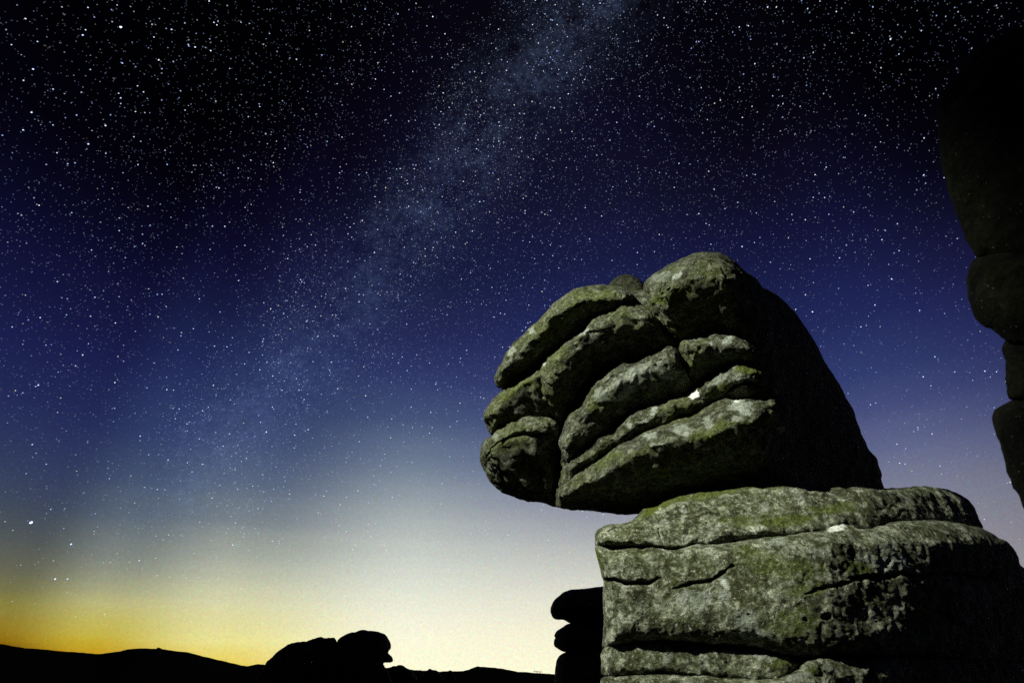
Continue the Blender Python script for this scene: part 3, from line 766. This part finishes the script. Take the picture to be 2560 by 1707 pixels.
# thin bed
lslab([(1503, 1652), (1502, 1640), (1508, 1624), (1541, 1612), (1567, 1607), (1599, 1608), (1619, 1603), (1651, 1599), (1683, 1600), (1732, 1603), (1780, 1610), (1845, 1613), (1893, 1620), (1942, 1630), (1974, 1640),
       (1996, 1650), (1990, 1668), (1970, 1688), (1930, 1702), (1877, 1702), (1813, 1698), (1764, 1690), (1709, 1689), (1670, 1688), (1635, 1690), (1590, 1694), (1550, 1696), (1508, 1690)],
      [(1540, 1652), (1700, 1642), (1850, 1655), (1960, 1662)], -0.06, 0.22, 1.5, n=480, m=44, a=5.5, b=2.2, amp=(0.03, 0.02, 0.009), uniform=0.6,
      marks={'lichen': [(1900, 1635, 20, 10, 20, .7), (1765, 1650, 10, 20, 0, .5), (1672, 1645, 10, 22, 20, .5)], 'moss': [(1960, 1655, 30, 12, 0, .5)]}, seed=23)
# lower right bed
lslab([(1990, 1680), (2000, 1660), (2040, 1648), (2082, 1643), (2179, 1640), (2276, 1638), (2400, 1645), (2520, 1650), (2600, 1660), (2640, 1740), (2640, 1900), (2400, 1960), (2100, 1900), (1990, 1780)],
      [(2080, 1690), (2250, 1690), (2450, 1720)], -0.04, 0.30, 1.5, n=420, m=50, a=3.2, b=2.2, amp=(0.05, 0.025, 0.010), uniform=0.6,
      cracks=[([(2170, 1650), (2176, 1668), (2168, 1690)], 6, .05)],
      marks={'lichen': [(2160, 1660, 16, 12, 0, .6), (2225, 1655, 30, 16, -5, .7), (2080, 1682, 20, 8, -10, .5)], 'moss': [(2050, 1690, 40, 14, 0, .5), (2280, 1650, 30, 12, 0, .4)]}, seed=24)
# foot of the stack, mostly under the frame, down to the turf
lslab([(1507, 1700), (1550, 1694), (1593, 1690), (1635, 1684), (1670, 1682), (1709, 1683), (1764, 1684), (1813, 1693), (1877, 1697), (1926, 1695), (1958, 1684), (2007, 1668), (2060, 1700), (2120, 1790),
       (2160, 2000), (2150, 2190), (1980, 2230), (1750, 2230), (1560, 2210), (1500, 2140), (1502, 1900), (1508, 1780)],
      [(1640, 1760), (1800, 1800), (1950, 1800), (1800, 2050)], -0.12, 0.34, 1.6, n=520, m=60, a=5.0, b=2.4, amp=(0.06, 0.025, 0.010), uniform=0.7,
      marks={'lichen': [(1990, 1690, 30, 12, -20, .5)]}, seed=25)
lslab([(2040, 1860), (2200, 1820), (2500, 1850), (2700, 1900), (2760, 2050), (2700, 2230), (2400, 2260), (2100, 2230), (2020, 2050)],
      [(2200, 2040), (2500, 2060)], 0.0, 0.34, 1.5, n=260, m=30, a=4.0, b=2.4, amp=(0.06, 0.025, 0.010), seed=26)

# ------------------------------------------------------------------ three stones piled in the dark behind the ledge
def stone(name, outline, spine, Y0, H, B, label, cat, group=None, mat=G_SHADE, n=200, m=22, amp=(0.05, 0.02, 0.006), seed=0, edge=1.0, **kw):
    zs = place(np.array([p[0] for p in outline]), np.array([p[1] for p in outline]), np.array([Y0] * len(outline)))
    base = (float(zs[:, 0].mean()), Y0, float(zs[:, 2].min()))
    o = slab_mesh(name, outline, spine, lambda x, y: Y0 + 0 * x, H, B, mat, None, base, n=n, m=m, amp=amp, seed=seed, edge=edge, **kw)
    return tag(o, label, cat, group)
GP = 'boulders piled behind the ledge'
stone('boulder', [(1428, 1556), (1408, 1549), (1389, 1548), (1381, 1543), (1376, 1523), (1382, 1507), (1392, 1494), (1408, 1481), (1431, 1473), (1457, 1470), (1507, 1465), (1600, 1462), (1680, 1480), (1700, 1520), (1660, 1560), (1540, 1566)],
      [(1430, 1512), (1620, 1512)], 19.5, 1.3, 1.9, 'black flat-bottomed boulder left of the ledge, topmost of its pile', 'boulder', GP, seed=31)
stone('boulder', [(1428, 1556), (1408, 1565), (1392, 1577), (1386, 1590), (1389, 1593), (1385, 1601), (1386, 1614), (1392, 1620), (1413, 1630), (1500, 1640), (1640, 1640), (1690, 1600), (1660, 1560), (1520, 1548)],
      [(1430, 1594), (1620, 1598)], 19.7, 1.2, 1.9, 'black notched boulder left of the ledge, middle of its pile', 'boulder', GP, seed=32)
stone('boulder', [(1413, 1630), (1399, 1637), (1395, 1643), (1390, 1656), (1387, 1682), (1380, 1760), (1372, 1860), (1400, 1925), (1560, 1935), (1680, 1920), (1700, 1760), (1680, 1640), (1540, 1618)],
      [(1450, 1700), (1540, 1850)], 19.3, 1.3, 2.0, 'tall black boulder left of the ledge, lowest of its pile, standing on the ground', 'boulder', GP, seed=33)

# ------------------------------------------------------------------ far tor on the moor
GT = 'tor rocks on the skyline'
YT = 62.0
stone('tor_rock', [(640, 1700), (655, 1675), (662, 1661), (684, 1638), (709, 1617), (721, 1610), (737, 1604.5), (762, 1604), (773, 1599), (801, 1591), (815, 1594.6), (836, 1593), (842, 1603), (850, 1630), (856, 1680), (850, 1740), (660, 1745)],
      [(710, 1668), (800, 1650)], YT, 2.6, 3.0, 'long black sloping tor rock on the skyline, left of the notch', 'tor rock', GT, n=300, m=24, amp=(0.25, 0.10, 0.03), seed=41, edge=0.6)
stone('tor_rock', [(842, 1603), (845, 1599), (856, 1589.5), (868, 1583), (886, 1579), (904, 1573.5), (918, 1575), (941, 1577), (959, 1583), (966, 1589), (971, 1596), (976, 1608), (977, 1619), (973, 1624), (970, 1631), (978, 1638),
       (983, 1645), (983, 1652), (968, 1654.5), (951, 1657), (956, 1663), (960, 1669), (975, 1690), (985, 1740), (840, 1745), (836, 1680), (836, 1620)],
      [(880, 1640), (930, 1630)], YT, 2.6, 3.0, 'black domed tor rock on the skyline with a beak-like overhang at its right', 'tor rock', GT, n=340, m=24, amp=(0.2, 0.08, 0.02), seed=42, edge=0.5)
stone('skyline_rock', [(950, 1700), (962, 1671), (974, 1667), (985, 1663), (990, 1664), (998, 1661), (1008, 1663), (1016, 1669), (1030, 1676), (1040, 1700)],
      [(985, 1682), (1005, 1682)], 70, 1.2, 1.6, 'low lumpy black rock just right of the beaked tor rock', 'rock', GT, n=120, m=12, amp=(0.08, 0.05, 0.02), seed=43, edge=0.4)
stone('skyline_rock', [(1055, 1700), (1063, 1677), (1069, 1674), (1074, 1670), (1080, 1673), (1095, 1677), (1108, 1700)],
      [(1070, 1686), (1085, 1688)], 95, 1.0, 1.4, 'small pointed black rock on the skyline midway to the piled boulders', 'rock', GT, n=90, m=10, amp=(0.06, 0.04, 0.02), seed=44, edge=0.4)
stone('skyline_rock', [(1112, 1700), (1118, 1678), (1124, 1675), (1130, 1676), (1138, 1700)],
      [(1122, 1688), (1128, 1688)], 100, 0.9, 1.2, 'tiny black rock on the skyline left of the low right hill', 'rock', GT, n=70, m=8, amp=(0.05, 0.03, 0.02), seed=45, edge=0.3)
stone('cairn', [(385, 1632), (389, 1622), (393, 1618.6), (397, 1617.4), (401, 1619), (408, 1623), (412, 1632)],
      [(395, 1626), (402, 1627)], 1270, 9, 12, 'tiny cairn on the crest of the left hill', 'cairn', None, n=60, m=8, amp=(0.3, 0.2, 0.1), seed=46, edge=0.2)

# wind-cut bushes on the far right hill and the left slope: a few stems with leaf clumps
def bush(px, py, Y, h, label, group, seed):
    r_ = np.random.default_rng(seed)
    p = place(px, py, Y); root = thing('bush', label, 'bush', tuple(p), group)
    Vs, Fs = [], []
    for k in range(70):
        c = r_.normal(0, 1, 3) * np.array([h * .45, h * .4, h * .22]) + np.array([0, 0, h * .55])
        d = r_.normal(size=(4, 3)); d /= np.linalg.norm(d, axis=1, keepdims=True)
        b0 = len(Vs) * 4
        Vs.append(c + d * h * 0.13); Fs.append([(b0, b0 + 1, b0 + 2), (b0, b0 + 2, b0 + 3), (b0, b0 + 3, b0 + 1), (b0 + 1, b0 + 3, b0 + 2)])
    new_mesh('foliage', np.concatenate(Vs), np.concatenate(Fs), HEATH, root, False)
    sv, sf_ = [], []
    for k in range(3):
        t = r_.normal(0, h * .12, 2); w = h * .03; b0 = len(sv)
        for (zz, ww, f) in ((-h * .3, w * 1.6, 0), (h * .6, w * .6, 1)):
            for q in range(3):
                aa_ = q * 2.1; sv.append((math.cos(aa_) * ww + t[0] * f * 2, math.sin(aa_) * ww + t[1] * f * 2, zz))
        for q in range(3): sf_.append((b0 + q, b0 + (q + 1) % 3, b0 + 3 + (q + 1) % 3, b0 + 3 + q))
    new_mesh('stem', np.array(sv), np.array(sf_), HEATH, root, False)
for k, (x, y, lab) in enumerate([(1337, 1680, 'leftmost of the tiny bushes on the low hill left of the piled boulders'), (1343, 1680.5, 'middle one of the tiny bushes on the low hill left of the piled boulders'),
                            (1351, 1681, 'rightmost of the tiny bushes on the low hill left of the piled boulders')]):
    bush(x, y, 1220, 3.2, lab, 'bushes on the low right hill', 50 + k)

# ------------------------------------------------------------------ dark rock wall close by on the right
def Yw(x, y, off=0.0):
    return 2.6 - 0.25 * np.clip((x - 2340) / 220.0, 0, 2.5) + off
ww_ = thing('rock_wall', 'black out-of-focus rock face close by at the right edge with faint green moss', 'rock face', (2.9, 2.7, 0.0))
wbase = tuple(ww_.location)
def wslab(outline, spine, off, H, B, label=None, **kw):
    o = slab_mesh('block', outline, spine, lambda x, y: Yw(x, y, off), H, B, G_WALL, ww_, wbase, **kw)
    if label: o['label'] = label
    return o
wslab([(2395, 190), (2440, 130), (2500, 90), (2580, 60), (2750, 20), (2950, 100), (3050, 400), (2950, 640), (2700, 680), (2560, 670), (2450, 644), (2440, 630), (2420, 604), (2404, 560), (2390, 520), (2372, 470), (2352, 410), (2340, 340), (2340, 280), (2355, 230)],
      [(2480, 300), (2600, 380), (2800, 380)], 0.0, 0.30, 1.0, n=360, m=40, amp=(0.04, 0.02, 0.006), edge=3,
      marks={'moss': [(2430, 212, 26, 12, -35, .7), (2385, 258, 18, 9, -35, .6), (2400, 240, 14, 26, 0, .4)]}, seed=51, label='uppermost block with faint green moss')
wslab([(2450, 640), (2434, 655), (2421, 680), (2417, 710), (2424, 760), (2438, 795), (2460, 816), (2490, 830), (2514, 850), (2600, 880), (2800, 900), (3000, 850), (3050, 700), (2900, 620), (2700, 610), (2540, 620)],
      [(2520, 720), (2850, 750)], 0.02, 0.28, 1.0, n=280, m=30, amp=(0.03, 0.02, 0.006), edge=2.5, seed=52)
wslab([(2515, 848), (2505, 860), (2501, 875), (2510, 905), (2511, 940), (2515, 975), (2527, 1000), (2650, 1020), (2850, 1020), (3020, 980), (3040, 860), (2850, 830), (2650, 830)],
      [(2600, 920), (2850, 930)], 0.06, 0.24, 1.0, n=240, m=26, amp=(0.03, 0.02, 0.006), edge=2.5, seed=53)
wslab([(2527, 997), (2505, 1006), (2485, 1025), (2480, 1042), (2488, 1075), (2503, 1115), (2520, 1165), (2538, 1215), (2560, 1262), (2620, 1400), (2640, 1700), (2620, 2300), (2700, 2520), (3100, 2560), (3200, 1800), (3150, 1100), (2850, 980), (2650, 980)],
      [(2620, 1080), (2750, 1500), (2850, 2100)], 0.04, 0.30, 1.1, n=360, m=34, amp=(0.05, 0.02, 0.006), edge=2.5, seed=54)
